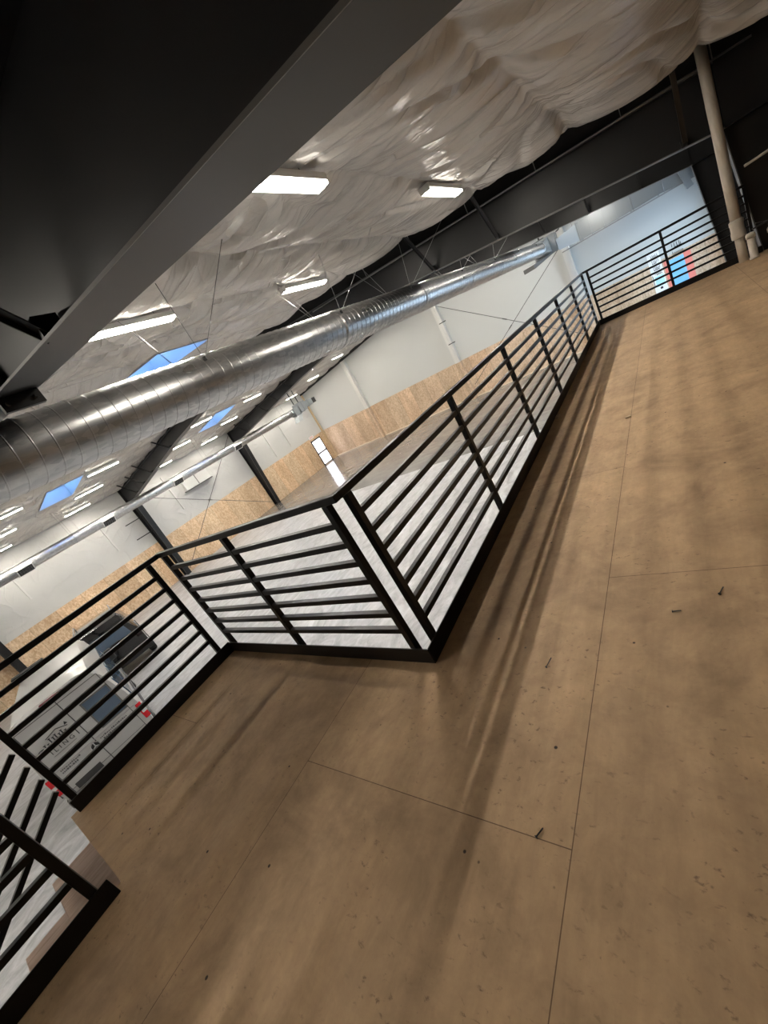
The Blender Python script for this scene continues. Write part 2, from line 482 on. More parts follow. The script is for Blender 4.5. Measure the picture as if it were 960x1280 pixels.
def blanket(name, xa, xb, y0, y1, step, holes, droop=True):
    mb = MB()
    nx = max(2, int((xb-xa)/step)); ny = max(2, int((y1-y0)/step))
    xs = [xa+(xb-xa)*i/nx for i in range(nx+1)]
    ys = [y0+(y1-y0)*j/ny for j in range(ny+1)]
    for h in holes:
        for k in (0, 1):
            i = min(range(len(xs)), key=lambda q: abs(xs[q]-h[k])); xs[i] = h[k]
            j = min(range(len(ys)), key=lambda q: abs(ys[q]-h[2+k])); ys[j] = h[2+k]
    vs = []
    for x in xs:
        for y in ys:
            z = blanket_z(x, y, y0, y1, droop)
            for h in holes:
                dd = max(h[0]-x, x-h[1], h[2]-y, y-h[3], 0.0)
                if dd < 0.25:
                    t = dd/0.25; z = z*t + (roof(x)-0.02)*(1-t)
            vs.append((x, y, z))
    n = len(ys); fs = []
    for i in range(len(xs)-1):
        for j in range(n-1):
            cx, cy = (xs[i]+xs[i+1])/2, (ys[j]+ys[j+1])/2
            if any(h[0] < cx < h[1] and h[2] < cy < h[3] for h in holes): continue
            fs.append((i*n+j, i*n+j+1, (i+1)*n+j+1, (i+1)*n+j))
    mb.add(vs, fs, True)
    return mb.build(name, M_FILM, kind=st)
blanket('ceiling', -10.7, XE, 0.22, 7.45, 0.055, [SKY[0]])
blanket('ceiling', XW, -10.7, 0.22, 8.33, 0.09, [SKY[1]], False)
blanket('ceiling', XW, -10.7, 8.5, 16.62, 0.11, [SKY[2]], False)
blanket('ceiling', -10.7, XE, 8.6, 16.0, 0.14, [])
blanket('ceiling', XW, XE, 16.8, 24.82, 0.14, [], False)
blanket('ceiling', XW, XE, -8.25, -0.3, 0.25, [])

# ================================================================== STEEL FRAMES
def pix(name): return name
def rafter(label, y, xa, xb, group=None, splice=(-2.3,)):
    t = thing('steel_rafter', label, 'roof beam', ((xa+xb)/2, y, zbot((xa+xb)/2)))
    xs = sorted({xa, xb, -5.5, XR, 2*XR+5.5} | set(np.linspace(xa, xb, 15)))
    xs = [x for x in xs if xa <= x <= xb]
    poly = [(x, zbot(x)) for x in xs] + [(x, roof(x)-0.14) for x in reversed(xs)]
    w = MB().prism(poly, 1, y-0.006, y+0.006); w.build('web', M_STEEL, t)
    fl = MB(); tf = MB()
    for a, b in zip(xs[:-1], xs[1:]):
        for m_, z0, z1 in ((fl, zbot(a), zbot(b)), (tf, roof(a)-0.14, roof(b)-0.14)):
            h = 0.014
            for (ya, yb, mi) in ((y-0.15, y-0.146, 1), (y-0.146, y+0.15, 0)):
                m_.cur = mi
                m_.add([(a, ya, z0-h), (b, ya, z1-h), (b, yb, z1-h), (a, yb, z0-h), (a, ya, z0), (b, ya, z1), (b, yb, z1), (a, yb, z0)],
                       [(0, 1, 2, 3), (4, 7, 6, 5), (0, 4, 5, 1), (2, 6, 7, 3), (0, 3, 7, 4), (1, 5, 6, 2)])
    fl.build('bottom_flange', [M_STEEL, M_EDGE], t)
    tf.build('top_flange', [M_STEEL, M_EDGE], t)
    # blocking between the flange and the deck
    poly = [(x, roof(x)-0.14) for x in xs] + [(x, roof(x)+0.279) for x in reversed(xs)]
    MB().prism(poly, 1, y-0.05, y+0.05).build('purlin_blocking', M_DECK, t)
    for xs_ in splice:
        if xa < xs_ < xb:
            p = MB(); zb = zbot(xs_)
            p.box(xs_-0.02, xs_+0.02, y-0.13, y+0.13, zb-0.12, roof(xs_)-0.14)
            for dy in (-0.09, 0.09):
                for dz in (-0.07, 0.12, 0.28):
                    p.tube([(xs_-0.045, y+dy, zb+dz), (xs_+0.045, y+dy, zb+dz)], 0.016, 6)
            p.build('splice_plate', M_STEEL, t)
    return t
def brace(t, x, y, side=-1, run=0.75):
    m = MB(); zb = zbot(x)
    zt = roof(x)+0.02
    p0 = Vector((x, y+side*0.10, zb)); p1 = Vector((x, y+side*run, zt))
    d = (p1-p0).normalized()
    m.bar(p0, p1, 0.06, 0.008, (1, 0, 0)); m.bar(p0+Vector((0.03, 0, 0)), p1+Vector((0.03, 0, 0)), 0.008, 0.06, (1, 0, 0))
    m.box(x-0.03, x+0.05, y-0.14, y-0.02, zb, zb+0.10) if side < 0 else m.box(x-0.03, x+0.05, y+0.02, y+0.14, zb, zb+0.10)
    m.build('flange_brace', M_STEEL, t)
rA = rafter('black steel roof beam overhead, the nearest one, filling the upper left corner', FR[0], -23.65, 2.2, splice=(-2.3, XR))
for x in (-1.12,): brace(rA, x, FR[0], -1, 0.8)
rB = rafter('black steel roof beam crossing above the far guard rail, second from the viewer', FR[1], -23.65, 2.2, splice=(XR,))
for x in (1.72, -1.2, -2.62, -16.6, -19.5, -21.0, -22.4): brace(rB, x, FR[1], -1, 0.8)
rC = rafter('black steel roof beam farthest from the viewer, seen below the second beam', FR[2], -23.65, 2.2, splice=(XR,))
for x in (0.9, -0.5, -1.9, -16.6, -18.1, -19.5, -22.4): brace(rC, x, FR[2], -1, 0.8)
# gable end rafter, light section on the north wall
def gable():
    t = thing('gable_beam', 'slim black beam along the top of the far white end wall', 'roof beam', (XR, YN-0.1, ZR-0.2))
    for a, b in ((XW+0.02, XR), (XR, XE)):
        MB().prism([(a, roof(a)-0.20), (b, roof(b)-0.20), (b, roof(b)-0.02), (a, roof(a)-0.02)], 1, YN-0.16, YN-0.001).build('beam_half', M_STEEL, t)
gable()
def column(label, y, east, z0=G):
    s = 1 if east else -1
    def X(v): return v if east else 2*XR-v
    xo = XE if east else 2*XR-XW-0.021
    t = thing('steel_column', label, 'column', (X(xo-0.2), y, z0))
    def xi(z): return 2.35-0.097*z
    ztop = zbot(2.2)
    poly = [(X(xi(z0)), z0), (X(xo), z0), (X(xo), roof(X(xo))+0.2), (X(xi(ztop)), roof(X(xi(ztop)))+0.2), (X(xi(ztop)), ztop)]
    MB().prism(poly, 1, y-0.006, y+0.006).build('web', M_STEEL, t)
    f = MB(); th = 0.014
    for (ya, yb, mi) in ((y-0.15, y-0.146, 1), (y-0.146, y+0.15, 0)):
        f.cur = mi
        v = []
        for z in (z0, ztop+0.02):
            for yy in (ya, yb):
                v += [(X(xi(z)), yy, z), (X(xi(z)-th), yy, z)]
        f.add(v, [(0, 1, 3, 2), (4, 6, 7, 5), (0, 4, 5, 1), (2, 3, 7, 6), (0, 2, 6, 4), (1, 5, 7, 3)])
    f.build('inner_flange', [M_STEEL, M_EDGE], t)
    o = MB().box(min(X(xo), X(xo-th)), max(X(xo), X(xo-th)), y-0.15, y+0.15, z0, roof(X(xo))-0.02); o.build('outer_flange', M_STEEL, t)
    kp = MB().box(min(X(2.19), X(xo)), max(X(2.19), X(xo)), y-0.15, y+0.15, ztop-0.012, ztop+0.012); kp.build('knee_stiffener', M_STEEL, t)
    MB().box(min(X(xi(z0)), X(xo)), max(X(xi(z0)), X(xo)), y-0.17, y+0.17, z0, z0+0.02).build('base_plate', M_STEEL, t)
    return t
cB = column('black tapered steel column behind the pale standpipe at the far right', FR[1], True)
cEC = column('dark steel column seen through the far guard rail beside the printed wall panels', FR[2], True)
cA = column('black steel column on the west wall behind the grey van, at the left edge', FR[0], False)
cWB = column('black steel column on the west wall with two dark arms, left of the crossed rods', FR[1], False)
cWC = column('black steel column on the west wall nearest the glass exit door', FR[2], False)
for z in (0.83, -0.15):
    m = MB(); m.bar((-24.05, FR[1]-0.1, z), (-24.40, FR[1]-1.0, z), 0.05, 0.05); m.build('girt_brace', M_STEEL, cWB)

# ================================================================== GUARD RAILS
T = 0.985; KH = 0.096; P = 0.038; B = 0.031
BARZ = [KH + (T-KH)*(i+1)/8 for i in range(7)]
def guard(label, a, b, posts, axis, off, outside, ext=(0, 0), bar_span=None, post_foot=KH):
    """straight run along axis (0 x, 1 y) from a to b; rail centre at coordinate off on the other axis"""
    def Pt(s, z, d=0): return (s, off+d, z) if axis == 0 else (off+d, s, z)
    t = thing('guard_rail', label, 'railing', Pt((a+b)/2, 0), 'black guard rails around the mezzanine edge')
    r = MB(); r.bar(Pt(a-ext[0], T+P/2), Pt(b+ext[1], T+P/2), P, P); bevel(r.build('top_rail', M_RAIL, t), 0.004)
    for s in posts:
        m = MB(); q = Pt(s, 0); m.box(q[0]-P/2, q[0]+P/2, q[1]-P/2, q[1]+P/2, 0.0, T); bevel(m.build('post', M_RAIL, t), 0.003)
    s0, s1 = min(posts), max(posts)
    for z in BARZ:
        m = MB(); m.bar(Pt(s0, z), Pt(s1, z), B, B); bevel(m.build('bar', M_RAIL, t), 0.002)
    return t, Pt
def toe(t, x0, x1, y0, y1, z1=KH):
    bevel(MB().box(x0, x1, y0, y1, 0.0, z1).build('toe_plate', M_RAIL, t), 0.003)
D = 0.03
g, _ = guard('black horizontal bar guard rail on the left, above the parked van', -1.267-0.0, D-P/2, [-1.267, -0.0531-0.03], 1, XL-D, -1, ext=(P/2, 0))
toe(g, XL-0.009, XL, -1.30, 0.009)
g, _ = guard('short black guard rail section facing the viewer between the two corners', XL-D, -D, [-2.0499, -1.10, -0.1014], 0, D, 1, ext=(P/2, P/2))
toe(g, XL+0.0005, -0.0005, 0.0, 0.009)
pl = [0.1125] + [1.4186+(8.121-1.4186)*i/5 for i in range(6)]
g, _ = guard('long black guard rail running away toward the far end of the mezzanine', D+P/2, 8.2-P/2, pl, 1, -D, -1, ext=(0, 0))
toe(g, -0.009, 0.0, 0.0095, YE+0.009)
g, _ = guard('far black guard rail across the end of the mezzanine, left of the standpipe', -D-P/2, 2.27, [0.0523, 1.1964, 2.25], 0, YE+D, 1, ext=(0, 0))
toe(g, 0.0005, 2.33, YE, YE+0.009)
g, _ = guard('near black guard rail beside the stair opening at the lower left corner', -5.2, -1.40, [-1.4237, -2.7, -3.95, -5.18], 1, -1.0909-D, -1)
toe(g, -1.0909-0.009, -1.0909, -5.2, -1.3624)
# sloping stair rail on the open side of the stair
STEP_R, STEP_T, NST = 0.1825, 0.265, 18
def stair_rail():
    x = XL-D; sl = STEP_R/STEP_T
    t = thing('stair_rail', 'black sloping stair rail going down beyond the near stair opening', 'railing', (x, -3.5, -1.5))
    y0, y1 = -1.30, -5.9
    def Z(y, h): return h + (y-y0)*sl
    for h in [0.20+0.118*i for i in range(7)]:
        m = MB(); m.bar((x, y0, h), (x, y1, Z(y1, h)), B, B); bevel(m.build('bar', M_RAIL, t), 0.002)
    m = MB(); m.bar((x, y0, 1.03), (x, y1, Z(y1, 1.03)), P, P); m.build('top_rail', M_RAIL, t)
    for y in (-2.75, -4.3, -5.85):
        MB().box(x-P/2, x+P/2, y-P/2, y+P/2, Z(y, -0.12), Z(y, 1.02)).build('post', M_RAIL, t)
stair_rail()
def stairs():
    t = thing('staircase', 'straight stair with raw plywood treads going down at the lower left', 'stairs', (-1.6, -3.7, G))
    for i in range(NST):
        z = -STEP_R*(i+1)+0.005; y1 = SY+0.02-STEP_T*i
        bevel(MB().box(SX0+0.01, SX1-0.065, y1-STEP_T-0.005, y1, z-0.04, z).build('tread', M_TREAD, t), 0.004)
    for x in (SX0+0.10, SX1-0.20):
        s = MB(); ya, yb = SY-0.05, SY-STEP_T*NST
        zt = lambda y: -0.32+(y-SY)*STEP_R/STEP_T
        s.prism([(ya, zt(ya)), (ya, zt(ya)+0.08), (yb, zt(yb)+0.08), (yb, max(G, zt(yb)-0.2)), (ya-0.2, zt(ya)-0.35)], 0, x-0.02, x+0.02)
        s.build('stringer', M_RAIL, t)
stairs()

# ================================================================== BIG SPIRAL DUCT
def spiral(mb, x, z, r, y0, y1, pitch, n=40, rib=0.005, ribw=0.016):
    ys = np.linspace(y0, y1, 30)
    mb.tube([(x, y, z) for y in ys], r, n)
    turns = (y1-y0)/pitch; k = int(turns*n); vs = []; fs = []
    for i in range(k+1):
        a = 2*PI*i/n; yc = y0 + (y1-y0-ribw)*i/k
        for (dr, dy) in ((-0.001, 0), (rib, ribw*0.3), (rib, ribw*0.7), (-0.001, ribw)):
            vs.append((x+(r+dr)*math.cos(a), yc+dy, z+(r+dr)*math.sin(a)))
        if i: fs += [((i-1)*4+j, i*4+j, i*4+j+1, (i-1)*4+j+1) for j in range(3)]
    mb.add(vs, fs, True)
DX, DZc, DR = -3.22, 2.255, 0.297
def big_duct():
    t = thing('spiral_duct', 'large round galvanised spiral duct hanging by cables under the roof', 'duct', (DX, 10, DZc-DR))
    m = MB(); spiral(m, DX, DZc, DR, -3.5, 21.5, 0.150); m.build('duct_body', M_GALV, t)
    for y in (-1.0, 4.9, 8.2, 11.4, 14.6, 17.8):
        m = MB(); m.tube([(DX, y-0.05, DZc), (DX, y-0.045, DZc), (DX, y+0.045, DZc), (DX, y+0.05, DZc)], [DR+0.004, DR+0.010, DR+0.010, DR+0.004], 40); m.build('coupling_band', M_GALV, t)
    # hangers: strap, clamp and two cables up to the roof
    for i, y in enumerate((-0.9, 2.1, 5.0, 7.7, 10.9, 14.0, 17.1, 20.2)):
        for sx in (1, -1):
            c = Vector((DX+sx*DR*0.80, y, DZc+DR*0.60)) if sx > 0 else Vector((DX-DR*0.8, y, DZc+DR*0.6))
            k = MB(); k.cbox((c.x+sx*0.012, c.y, c.z+0.01), 0.03, 0.03, 0.05); k.build('cable_clamp', M_BLACK, t)
            m = MB()
            for (dx, dy) in ((0.30*sx, -0.22), (1.25*sx if sx > 0 else 0.75*sx, 0.15)):
                xt = c.x+dx; m.tube([c, (xt, y+dy, roof(xt)+0.05)], 0.0035, 5)
            m.build('hanger_cable', M_CABLE if i < 2 else M_CABLE_L, t)
    # round end collar
    m = MB(); m.tube([(DX, 21.45, DZc), (DX, 21.6, DZc), (DX, 21.62, DZc)], [DR+0.02, DR+0.02, DR+0.005], 40); m.build('end_collar', M_GALV, t)
big_duct()
def plenum():
    t = thing('duct_plenum', 'boxy galvanised duct junction at the far end of the large round duct', 'duct', (DX+0.1, 22.3, 1.9))
    m = MB(); n = 32
    ring = [(DX+DR*math.cos(2*PI*k/n), 21.6, DZc+DR*math.sin(2*PI*k/n)) for k in range(n)]
    def sq(k, w, h):
        c, s = math.cos(2*PI*k/n), math.sin(2*PI*k/n); q = 1/max(abs(c), abs(s)); return c*q*w, s*q*h
    ring2 = [(DX+0.05+sq(k, 0.36, 0.33)[0], 22.1, DZc+sq(k, 0.36, 0.33)[1]) for k in range(n)]
    m.grid([ring+[ring[0]], ring2+[ring2[0]]], False); m.build('round_to_square_transition', M_GALVB, t)
    m = MB(); m.box(DX-0.35, DX+0.62, 22.1, 22.9, DZc-0.36, DZc+0.34)
    for y in (22.08, 22.5, 22.88): m.box(DX-0.38, DX+0.65, y, y+0.03, DZc-0.39, DZc+0.37)
    m.build('junction_box', M_GALVB, t)
    m = MB(); m.add([(DX-0.75, 20.9, DZc-0.62), (DX-0.25, 20.9, DZc-0.62), (DX+0.5, 22.6, DZc-0.38), (DX-0.3, 22.6, DZc-0.38),
                     (DX-0.75, 20.9, DZc-0.44), (DX-0.25, 20.9, DZc-0.44), (DX+0.5, 22.6, DZc-0.36), (DX-0.3, 22.6, DZc-0.36)],
                    [(0, 1, 2, 3), (4, 7, 6, 5), (0, 4, 5, 1), (1, 5, 6, 2), (2, 6, 7, 3), (3, 7, 4, 0)])
    m.build('sloped_boot', M_TRIMGREY, t)
    m = MB(); m.box(DX-0.5, DX+0.2, 22.15, 22.5, DZc+0.34, DZc+0.40); m.box(DX-0.02, DX+0.04, 22.2, 22.26, DZc+0.40, roof(DX)+0.05)
    m.build('hanger_bracket', M_STEEL, t)
    m = MB(); m.tube([(DX+0.9, 22.5, DZc+0.62), (DX+0.9, 22.5, DZc+0.42), (DX+0.84, 22.5, DZc+0.36), (DX+0.72, 22.5, DZc+0.34)], 0.025, 8)
    m.build('bent_pipe', M_BLACK, t)
plenum()
def rect_duct():
    t = thing('rectangular_duct', 'long rectangular galvanised duct along the far wall above the printed panels', 'duct', (0, 24.2, 1.8))
    xs = [DX+0.66, -1.75, -0.75, 0.3, 1.3, 2.2, 2.9]
    hs = [(0.22, 0.26), (0.30, 0.42), (0.34, 0.48), (0.34, 0.48), (0.34, 0.48), (0.42, 0.60), (0.42, 0.60)]
    for i in range(len(xs)-1):
        a, b = xs[i], xs[i+1]; (l0, u0), (l1, u1) = hs[i], hs[i+1]
        zc = 2.03
        m = MB()
        ya, yb = (22.2, 22.8) if i == 0 else (23.0, 23.8), (23.0, 23.8)
        v = [(a, ya[0], zc-l0), (a, ya[1], zc-l0), (a, ya[1], zc+u0), (a, ya[0], zc+u0), (b, yb[0], zc-l1), (b, yb[1], zc-l1), (b, yb[1], zc+u1), (b, yb[0], zc+u1)]
        m.add(v, [(0, 1, 2, 3), (4, 7, 6, 5), (0, 4, 5, 1), (1, 5, 6, 2), (2, 6, 7, 3), (3, 7, 4, 0)])
        m.box(b-0.03, b+0.03, 22.95, 23.85, zc-l1-0.045, zc+u1+0.045)
        if i: m.box((a+b)/2-0.012, (a+b)/2+0.012, 22.98, 23.82, zc-l1-0.02, zc+u1+0.02)
        m.build('duct_section', M_GALVB, t)
    for x0, x1 in ((2.02, 2.30), (2.42, 2.72)):
        m = MB(); m.bar((x0, 22.75, 2.58), (x1, 22.72, 1.32), 0.22, 0.30, (0, 1, 0))
        for f in (0.3, 0.6, 0.95): m.bar((x0+(x1-x0)*f, 22.75, 2.58-1.26*f), (x0+(x1-x0)*(f+0.025), 22.75, 2.58-1.26*(f+0.025)), 0.26, 0.34, (0, 1, 0))
        m.build('branch_drop', M_GALVB, t)
    m = MB(); m.bar((-2.6, 22.97, 1.66), (2.95, 22.97, 1.60), 0.03, 0.05); m.build('trapeze_angle', M_CONDUIT, t)
    for x in (-1.9, -0.75, 0.4, 1.5, 2.6):
        m = MB(); m.tube([(x, 22.98, 1.62), (x, 22.98, roof(x)-0.02)], 0.012, 6); m.build('hanger_rod', M_CONDUIT, t)
rect_duct()

# ================================================================== SMALL SUPPLY DUCT
EX, EZ, ER = -20.7, 1.60, 0.225
def small_duct():
    t = thing('supply_duct', 'slim round galvanised duct with dark grilles along the far side of the hall', 'duct', (EX, 8, EZ-ER))
    m = MB(); spiral(m, EX, EZ, ER, -4.0, 19.3, 0.30, 24, 0.004, 0.02); m.build('duct_body', M_GALV, t)
    nrm = Vector((0.80, 0, -0.60)); tv = Vector((0.60, 0, 0.80))
    for i, y in enumerate((2.13, 5.70, 9.6, 14.0)):
        c = Vector((EX, y, EZ)) + nrm*(ER+0.01)
        s = MB()
        def q(m_, a0, a1, b0, b1, d0, d1):
            v = [c+Vector((0, a, 0))+tv*b+nrm*d for a in (a0, a1) for b in (b0, b1) for d in (d0, d1)]
            m_.add(v, [(0, 1, 3, 2), (4, 6, 7, 5), (0, 4, 5, 1), (2, 3, 7, 6), (0, 2, 6, 4), (1, 5, 7, 3)])
        q(s, -0.30, 0.30, -0.18, 0.18, -0.10, 0.015)
        r = s.build('register_box', M_LAMPBODY, t)
        f = MB(); q(f, -0.26, 0.26, -0.14, 0.14, 0.015, 0.019); f.build('grille', M_BLACK, r)
        l = MB()
        for k in range(3): q(l, -0.25, 0.25, -0.085+k*0.075, -0.080+k*0.075, 0.019, 0.030)
        for k in range(5): q(l, -0.20+0.1*k, -0.196+0.1*k, -0.13, 0.13, 0.019, 0.030)
        l.build('louvre', M_CONDUIT, r)
    for y in (0.6, 4.2, 7.8, 11.8, 15.6, 18.6):
        m = MB(); m.tube([(EX, y-0.04, EZ), (EX, y-0.035, EZ), (EX, y+0.035, EZ), (EX, y+0.04, EZ)], [ER+0.003, ER+0.008, ER+0.008, ER+0.003], 24); m.build('coupling_band', M_GALV, t)
        m = MB()
        for sx in (-1, 1): m.tube([(EX+sx*ER*0.9, y, EZ+0.05), (EX+sx*ER*0.9, y, roof(EX+sx*ER)+0.02)], 0.004, 5)
        m.build('hanger_cable', M_CABLE, t)
small_duct()
def end_unit():
    t = thing('duct_end_unit', 'cluster of galvanised duct boxes at the end of the slim duct near the corner', 'duct', (EX, 20.4, EZ-0.4))
    m = MB(); m.tube([(EX, 19.3, EZ), (EX, 19.5, EZ)], ER+0.02, 24); m.build('collar', M_GALVB, t)
    m = MB(); m.box(EX-0.24, EX+0.24, 19.5, 19.95, EZ-0.30, EZ+0.24)
    m.box(EX-0.27, EX+0.27, 19.92, 19.96, EZ-0.33, EZ+0.27); m.build('damper_box', M_GALVB, t)
    m = MB(); m.box(EX-0.33, EX+0.33, 20.05, 20.75, EZ-0.25, EZ+0.42)
    m.box(EX-0.36, EX+0.36, 20.36, 20.42, EZ-0.28, EZ+0.45); m.build('junction_box', M_GALVB, t)
    m = MB(); m.box(EX-0.25, EX+0.25, 20.75, 21.6, EZ-0.12, EZ+0.30); m.box(EX-0.28, EX+0.28, 21.15, 21.2, EZ-0.15, EZ+0.33); m.build('branch_box', M_GALVB, t)
    m = MB(); m.box(EX+0.0, EX+0.27, 21.6, 21.95, EZ-0.10, EZ+0.27); m.build('end_grille', M_BLACK, t)
    m = MB(); m.add([(EX-0.15, 19.6, EZ-0.30), (EX+0.15, 19.6, EZ-0.30), (EX+0.15, 20.2, EZ-0.27), (EX-0.15, 20.2, EZ-0.27), (EX-0.22, 19.4, EZ-0.75), (EX+0.30, 19.4, EZ-0.75), (EX+0.30, 19.75, EZ-0.72), (EX-0.22, 19.75, EZ-0.72)],
                    [(0, 1, 2, 3), (4, 7, 6, 5), (0, 4, 5, 1), (1, 5, 6, 2), (2, 6, 7, 3), (3, 7, 4, 0)]); m.build('flared_boot', M_GALVB, t)
    m = MB(); m.bar((EX-0.1, 20.1, EZ+0.45), (EX-0.1, 20.1, roof(EX)), 0.05, 0.05); m.bar((EX-0.1, 20.6, EZ+0.45), (EX-0.1, 20.6, roof(EX)), 0.05, 0.05); m.build('hanger_strut', M_STEEL, t)
end_unit()

# ================================================================== CEILING LIGHTS
def make_light(loc, label):
    t = thing('ceiling_light', label, 'ceiling light', loc, 'linear lights under the roof')
    L, w = 0.62, 0.072
    m = MB(); m.box(-w-0.012, w+0.012, -L, L, 0.025, 0.085); m.box(-w-0.004, w+0.004, -L-0.012, -L, 0.0, 0.085); m.box(-w-0.004, w+0.004, L, L+0.012, 0.0, 0.085)
    m.build('housing', M_LAMPBODY, t, local=True)
    m = MB(); prof = [(-w, 0.026), (-w, 0.010), (-w*0.9, 0.0), (w*0.9, 0.0), (w, 0.010), (w, 0.026)]
    m.prism(prof, 1, -L, L); m.build('diffuser', M_LAMP, t, local=True)
    m = MB(); m.tube([(0, -0.4, 0.085), (0, -0.4, 0.2)], 0.004, 5); m.tube([(0, 0.4, 0.085), (0, 0.4, 0.2)], 0.004, 5); m.build('hanger', M_CABLE, t, local=True)
    return t
LX_E = [(-0.95, 'first'), (-3.9, 'second'), (-6.85, 'third'), (-9.8, 'ridge')]
LX_W = [(-14.1, 'inner'), (-17.07, 'middle'), (-20.0, 'outer'), (-23.0, 'wall side')]
ROWS = [(2.12, 'nearest'), (5.68, 'second'), (10.6, 'third'), (14.1, 'fourth'), (18.9, 'fifth'), (22.4, 'sixth')]
proto = None
special = {(-0.95, 2.12): 'lit white linear light beside the near roof beam, upper of the two nearest',
           (-0.95, 5.68): 'lit white linear light close to the second roof beam, above the conduit',
           (-3.9, 2.12): 'lit white linear light behind the duct cables, just beyond the near beam',
           (-3.9, 5.68): 'lit white linear light just above the middle of the large round duct'}
SIDE = {-14.1: 'fourth', -17.07: 'third', -20.0: 'second', -23.0: 'nearest'}
for (y, yn) in ROWS:
    for (x, xn) in LX_E + LX_W:
        east = x > XR
        if x == -6.85 and y < 8: continue
        lab = special.get((x, y))
        if lab is None:
            if east: lab = 'lit linear light, near roof slope, %s line out from the mezzanine, %s row from viewer' % (xn, yn)
            else: lab = 'lit linear light, far roof slope, %s line from the west wall, %s row from viewer' % (SIDE[x], yn)
        loc = (x, y, roof(x)-(0.13 if east else 0.17))
        if proto is None: proto = make_light(loc, lab)
        else: copy_tree(proto, loc, lab)

# unseen lamps behind the viewer; ridge and far-slope ones added to brighten
copy_tree(proto, (-3.9, -2.1, roof(-3.9)-0.13), 'lit linear light over the stair opening, behind the near roof beam')
copy_tree(proto, (-6.85, -5.6, roof(-6.85)-0.13), 'lit linear light over the open hall well behind the near roof beam')
for (x, w) in ((-9.8, 'roof ridge'), (-17.07, 'far roof slope')):
    for (y, yn) in ((-2.1, 'nearer'), (-5.6, 'farther')):
        copy_tree(proto, (x, y, roof(x)-0.13), 'lit linear light added over the %s in the bay behind the viewer, %s row' % (w, yn))

# ================================================================== SKYLIGHTS
for i, (x0, x1, y0, y1) in enumerate(SKY):
    lab = ['blue skylight opening half hidden by the large round duct', 'blue skylight opening low on the left between linear lights', 'small blue skylight glimpsed under the large duct beyond the second beam'][i]
    xm = (x0+x1)/2
    t = thing('skylight', lab, 'skylight', (xm, (y0+y1)/2, roof(xm)), 'roof skylights')
    m = MB(); h = 0.46
    def wall(p, q):
        m.add([(p[0], p[1], roof(p[0])-0.05), (q[0], q[1], roof(q[0])-0.05), (q[0], q[1], roof(q[0])+h), (p[0], p[1], roof(p[0])+h)], [(0, 1, 2, 3)])
    c = [(x0, y0), (x1, y0), (x1, y1), (x0, y1)]
    for k in range(4): wall(c[k], c[(k+1) % 4])
    o = m.build('light_well', M_WHITE, t); s = o.modifiers.new('thickness', 'SOLIDIFY'); s.thickness = 0.02; s.offset = 0
    m = MB()
    for a, b in ((x0-0.03, x0+0.05), (x1-0.05, x1+0.03), (xm-0.02, xm+0.02)):
        m.prism([(a, roof(a)+h), (b, roof(b)+h), (b, roof(b)+h+0.05), (a, roof(a)+h+0.05)], 1, y0, y1)
    for a, b in ((y0-0.03, y0+0.04), (y1-0.04, y1+0.03)):
        m.prism([(x0, roof(x0)+h), (x1, roof(x1)+h), (x1, roof(x1)+h+0.05), (x0, roof(x0)+h+0.05)], 1, a, b)
    m.build('frame', M_CONDUIT, t)
    m = MB(); m.add([(x0, y0, roof(x0)+h+0.02), (x1, y0, roof(x1)+h+0.02), (x1, y1, roof(x1)+h+0.02), (x0, y1, roof(x0)+h+0.02)], [(0, 1, 2, 3)])
    m.build('pane', M_GLASS, t)

# ================================================================== CONDUIT, PIPES AT THE FAR RIGHT
m = MB(); m.tube([(x, FR[1]-0.19, 2.78+0.091*(0.92-x)) for x in (2.6, 0.92, -1.94, -6.0)], 0.014, 8)
for x in (2.2, 1.1, -0.2, -1.5, -2.8, -4.1):
    m.bar((x, FR[1]-0.19, 2.78+0.091*(0.92-x)), (x, FR[1]-0.19, roof(x)+0.27), 0.012, 0.012)
tag(m.build('conduit', M_CONDUIT), 'thin grey conduit running along the top of the second roof beam', 'conduit')
PXY = (2.09, 8.06)
def lathe(mb, x, y, prof, n=20): mb.tube([(x, y, z) for r, z in prof], [r for r, z in prof], n)
def standpipe():
    t = thing('standpipe', 'tall cream standpipe rising to the ceiling in front of the far column', 'pipe', (*PXY, 0))
    m = MB(); r = 0.068; lathe(m, *PXY, [(r*0.88, 0.0), (r*0.88, 0.27), (r*0.88, 0.40)]); m.build('lower_pipe', M_PVC, t)
    m = MB(); lathe(m, *PXY, [(r*1.25, 0.36), (r*1.32, 0.37), (r*1.32, 0.45), (r*1.22, 0.46), (r*1.22, 0.55), (r*1.3, 0.56), (r*1.3, 0.61), (r, 0.63)]); m.build('coupling', M_PVC, t)
    m = MB(); lathe(m, *PXY, [(r, 0.60), (r, 1.2), (r, 1.9), (r*1.02, 1.905), (r*1.02, 2.2), (r, 2.205), (r, 3.02)]); m.build('upper_pipe', M_PVC, t)
standpipe()
def stub(x, y, h, label, valve):
    t = thing('stub_pipe', label, 'pipe', (x, y, 0))
    m = MB(); r = 0.05; lathe(m, x, y, [(r*1.15, 0), (r*1.15, 0.03), (r, 0.035), (r, h-0.06)]); m.build('pipe_body', M_PVC, t)
    m = MB(); lathe(m, x, y, [(r*1.18, h-0.07), (r*1.18, h-0.02), (r*0.9, h), (0.02, h+0.005)]); m.build('end_cap', M_PVC, t)
    if valve:
        m = MB(); m.tube([(x, y, h), (x, y, h+0.05), (x+0.04, y, h+0.09)], 0.022, 8); m.cbox((x, y, h+0.03), 0.07, 0.05, 0.04); m.build('valve_body', M_CHROME, t)
        m = MB(); m.bar((x-0.03, y, h+0.09), (x-0.16, y-0.03, h+0.13), 0.02, 0.008); m.build('valve_handle', M_CHROME, t)
